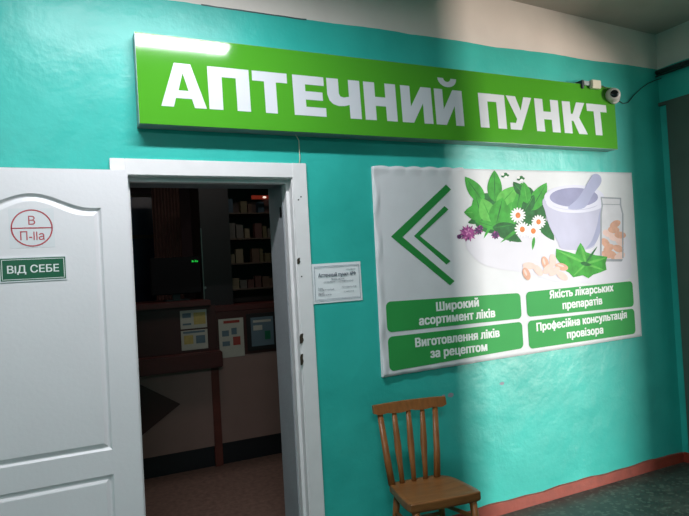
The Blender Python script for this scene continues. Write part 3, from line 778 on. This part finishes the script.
sheet_thing('printed_sheet', 'tall white sheet with a red spot right of the counter post', (1.128, 1.335, .86, 1.178), CY+.0102, poster_a, [(.2, .85, .88, .95, poster_r), (.55, .85, .3, .52, poster_r), (.12, .4, .55, .7, poster_b), (.5, .72, .58, .75, poster_b), (.12, .42, .3, .42, poster_b)])
sheet_thing('framed_notice', 'bluish sheet in a dark frame, rightmost on the counter front', (1.395, 1.59, .93, 1.17), CY+.008, poster_b, [(.1, .9, .82, .9, poster_a), (.1, .5, .55, .72, poster_a), (.6, .85, .2, .5, plate_g)], frame=.035)
# monitor standing on the worktop
mo = tag(empty('monitor', (.85, 2.2, 1.345)), 'dark computer monitor seen from behind on the counter', 'monitor')
bm = new_bm(); box(bm, -.205, .205, -.02, .02, .055, .365, bevel=.008); obj('screen_case', bm, mat('monitor_plastic', (16, 16, 18), .8, spec=.2), mo)
bm = new_bm(); box(bm, -.03, .03, .0, .03, .0, .12); box(bm, -.1, .1, -.07, .09, 0, .012, bevel=.003); obj('stand', bm, black, mo)
bm = new_bm()
for k, x in enumerate((.135, .150, .163, .176)): box(bm, x, x+(.010 if k != 1 else .006), -.0225, -.0205, .318, .334-(k % 2)*.004)
part_label(obj('green_display', bm, led_g, mo), 'tiny glowing green display')
# glass-fronted cabinet standing on the right counter
cb = tag(empty('medicine_cabinet', (1.6, 2.3, 1.28)), 'tall dark glass-front medicine cabinet beyond the doorway', 'cabinet')
def cbp(name, m, *bs, label=None):
    b_ = new_bm()
    for q in bs: box(b_, q[0]-1.6, q[1]-1.6, q[2]-2.3, q[3]-2.3, q[4]-1.28, q[5]-1.28)
    o_ = obj(name, b_, m, cb)
    if label: o_['label'] = label
cbp('carcass', mat('cabinet_back', (58, 44, 38), .6), (1.075, 2.5, 2.56, 2.58, 1.28, 2.40), (1.075, 1.105, 2.24, 2.56, 1.28, 2.40), (2.47, 2.5, 2.24, 2.56, 1.28, 2.40), (1.075, 2.5, 2.24, 2.58, 2.37, 2.40))
cbp('door_stile', cab_dark, (1.075, 1.33, 2.2, 2.235, 1.28, 2.40))
cbp('metal_strip', steel, (1.073, 1.081, 2.188, 2.199, 1.30, 1.95), label='thin bright metal edge strip')
for z in (1.41, 1.64, 1.86, 2.09):
    cbp('shelf', cab_shelf, (1.105, 2.47, 2.26, 2.56, z-.012, z))
k_ = new_bm(); tube(k_, [(1.088-1.6, -.115, .16), (1.088-1.6, -.098, .16)], .011, 12); part_label(obj('knob', k_, steel, cb), 'small round knob')
# medicine boxes on the shelves
mcols = [mat('carton_%s' % n_, c_, .6, var=.15, scale=40) for n_, c_ in (('olive', (76, 66, 40)), ('blue', (38, 56, 68)), ('grey', (78, 72, 66)), ('brown', (74, 52, 38)), ('cream', (100, 88, 68)), ('red', (72, 40, 34)), ('green', (48, 58, 44)))]
base = {}
shelf_names = {1.41: 'lowest', 1.64: 'second lowest', 1.86: 'second highest', 2.09: 'highest'}
protos = []
for n_, m_ in enumerate(mcols):
    b_ = new_bm(); box(b_, -.03, .03, -.03, .03, 0, 1, bevel=.001); f0 = [f for f in b_.faces]
    me_ = bpy.data.meshes.new('medicine_box'); b_.to_mesh(me_); b_.free(); me_.materials.append(m_); protos.append(me_)
for z, sn in shelf_names.items():
    x = 1.35
    while x < 1.98:
        w_ = random.uniform(.03, .075); h_ = random.uniform(.07, .15)
        if random.random() < .85:
            o_ = bpy.data.objects.new('medicine_box', random.choice(protos)); COL.objects.link(o_)
            o_.location = (x+w_/2, 2.33+random.uniform(-.01, .02), z+.0005); o_.scale = (w_/.06*.92, 1.2, h_)
            tag(o_, 'small medicine carton standing on the %s shelf of the dark cabinet' % sn, 'carton', 'medicine cartons on the %s shelf' % sn)
        x += w_ + .006
# little red lit lamp in the cabinet's top
rl = tag(empty('indicator_lamp', (1.64, 2.19, 2.2)), 'dim red lamp strip with a bright white spot on the cabinet', 'lamp')
bm = new_bm(); box(bm, -.10, .12, 0, .009, .0, .035, bevel=.003); obj('red_strip', bm, led_r, rl)
bm = new_bm(); lathe(bm, [(0, .011), (-.006, .010), (-.009, .004)], 12); bm.transform(Matrix.Translation((.02, 0, .018)) @ Matrix.Diagonal((1.6, 1, .9, 1))); part_label(obj('bulb', bm, led_w, rl), 'white glowing spot')
# far side: curtain, pane, pale upright
cu = new_bm(); n_ = 60
fr = [(.83+ (1.10-.83)*i/n_, 3.25+.02*math.sin(i*.9)) for i in range(n_+1)]
for y_ in (0, .006):
    pass
vt = [[cu.verts.new((x, y_+d, z)) for x, y_ in fr] for d, z in ((0, .6), (0, 2.55), (.006, 2.55), (.006, .6))]
for a_, b_ in zip(vt, vt[1:]+vt[:1]):
    for i in range(n_): cu.faces.new([a_[i], a_[i+1], b_[i+1], b_[i]])
o_ = obj('curtain', cu, curt); tag(o_, 'dark reddish brown curtain hanging behind the monitor', 'curtain')
wn = struct(empty('window_1', (.45, IY1, 1.2)))
bm = new_bm(); box(bm, -.6, .6, -.012, -.004, .0, 1.3); obj('pane', bm, blue_pane, wn)
bm = new_bm()
for q in ((-.64, .64, -.04, 0), (-.64, .64, 1.3, 1.34), (-.64, -.6, 0, 1.3), (.6, .64, 0, 1.3), (-.02, .02, 0, 1.3), (-.6, .6, .82, .86)): box(bm, q[0], q[1], -.03, -.001, q[2], q[3])
obj('window_frame', bm, cab_shelf, wn)
bm = new_bm(); box(bm, 1.44, 1.53, IY1-.05, IY1-.001, 0, IZ-.01); struct(obj('trim_2', bm, cab_shelf), 'pale upright strip on the far wall')

# ============================================================ light
def area(name, loc, target, sx, sy, power, col, spread=None):
    l = bpy.data.lights.new(name, 'AREA'); l.shape = 'RECTANGLE'; l.size = sx; l.size_y = sy; l.energy = power; l.color = col
    if spread: l.spread = spread
    o = bpy.data.objects.new(name, l); COL.objects.link(o); o.location = loc
    o.rotation_euler = (Vector(target)-Vector(loc)).to_track_quat('-Z', 'Y').to_euler(); return o
# ceiling fluorescent fitting in front of the doorway
LMX, LMY, LMZ = .42, -.95, 3.10
ft = tag(empty('ceiling_lamp', (LMX, LMY, zc(LMX))), 'white fluorescent batten lamp on the ceiling before the doorway', 'lamp')
zr = LMZ - zc(LMX)
bm = new_bm(); box(bm, -.64, .64, -.05, .05, zr+.035, zr+.08, bevel=.006); box(bm, -.5, -.47, -.02, .02, zr+.08, .0); box(bm, .47, .5, -.02, .02, zr+.08, -.0); obj('housing', bm, lamp_h, ft)
bm = new_bm(); tube(bm, [(-.6, 0, zr+.015), (.6, 0, zr+.015)], .013, 12); obj('tube', bm, tube_m, ft)
area('lamp_light', (LMX, LMY, LMZ-.02), (LMX, LMY, 0), 1.2, .12, 43, (.94, .95, 1.0))
area('corridor_fill_light', (-.6, -4.3, 3.1), (-.6, -4.3, 0), 1.2, .2, 84, (.95, .95, 1.0))  # added fill behind the camera, lifts door leaf and walls; no fitting there
area('pharmacy_fill_light', (1.1, 1.2, 2.9), (1.1, 1.2, 0), 1.0, .3, 7, (1, .9, .86))  # added weak fill that brightens the dark room; no fitting there
# daylight from the far window beyond the opening on the right
S = Vector((9.6, -9.3, 0)); T = Vector((3.0, -.6, 0))
area('daylight_sky', S+Vector((0, 0, 5.2)), T+Vector((0, 0, 5.2)), .55, 6.4, 1150, (.84, .98, 1.0))
area('daylight_ground', S+Vector((0, 0, .9)), T+Vector((0, 0, .9)), .55, 2.2, 1080, (1.0, .84, .74))
w = bpy.data.worlds.new('World'); scene.world = w; w.use_nodes = True
w.node_tree.nodes['Background'].inputs[0].default_value = (.75, .85, .9, 1)
w.node_tree.nodes['Background'].inputs[1].default_value = .35

# ============================================================ camera
cd = bpy.data.cameras.new('Camera'); co = bpy.data.objects.new('Camera', cd); COL.objects.link(co)
cd.sensor_width = 36; cd.lens = 36*FPX/689
M = Matrix((( rgt.x, upv.x, -fwd.x, CAMP.x), (rgt.y, upv.y, -fwd.y, CAMP.y), (rgt.z, upv.z, -fwd.z, CAMP.z), (0, 0, 0, 1)))
co.matrix_world = M; scene.camera = co; cd.clip_start = .05
scene.view_settings.view_transform = 'Standard'; scene.view_settings.look = 'None'
scene.view_settings.gamma = 1; scene.view_settings.exposure = 0; scene.view_settings.use_curve_mapping = False
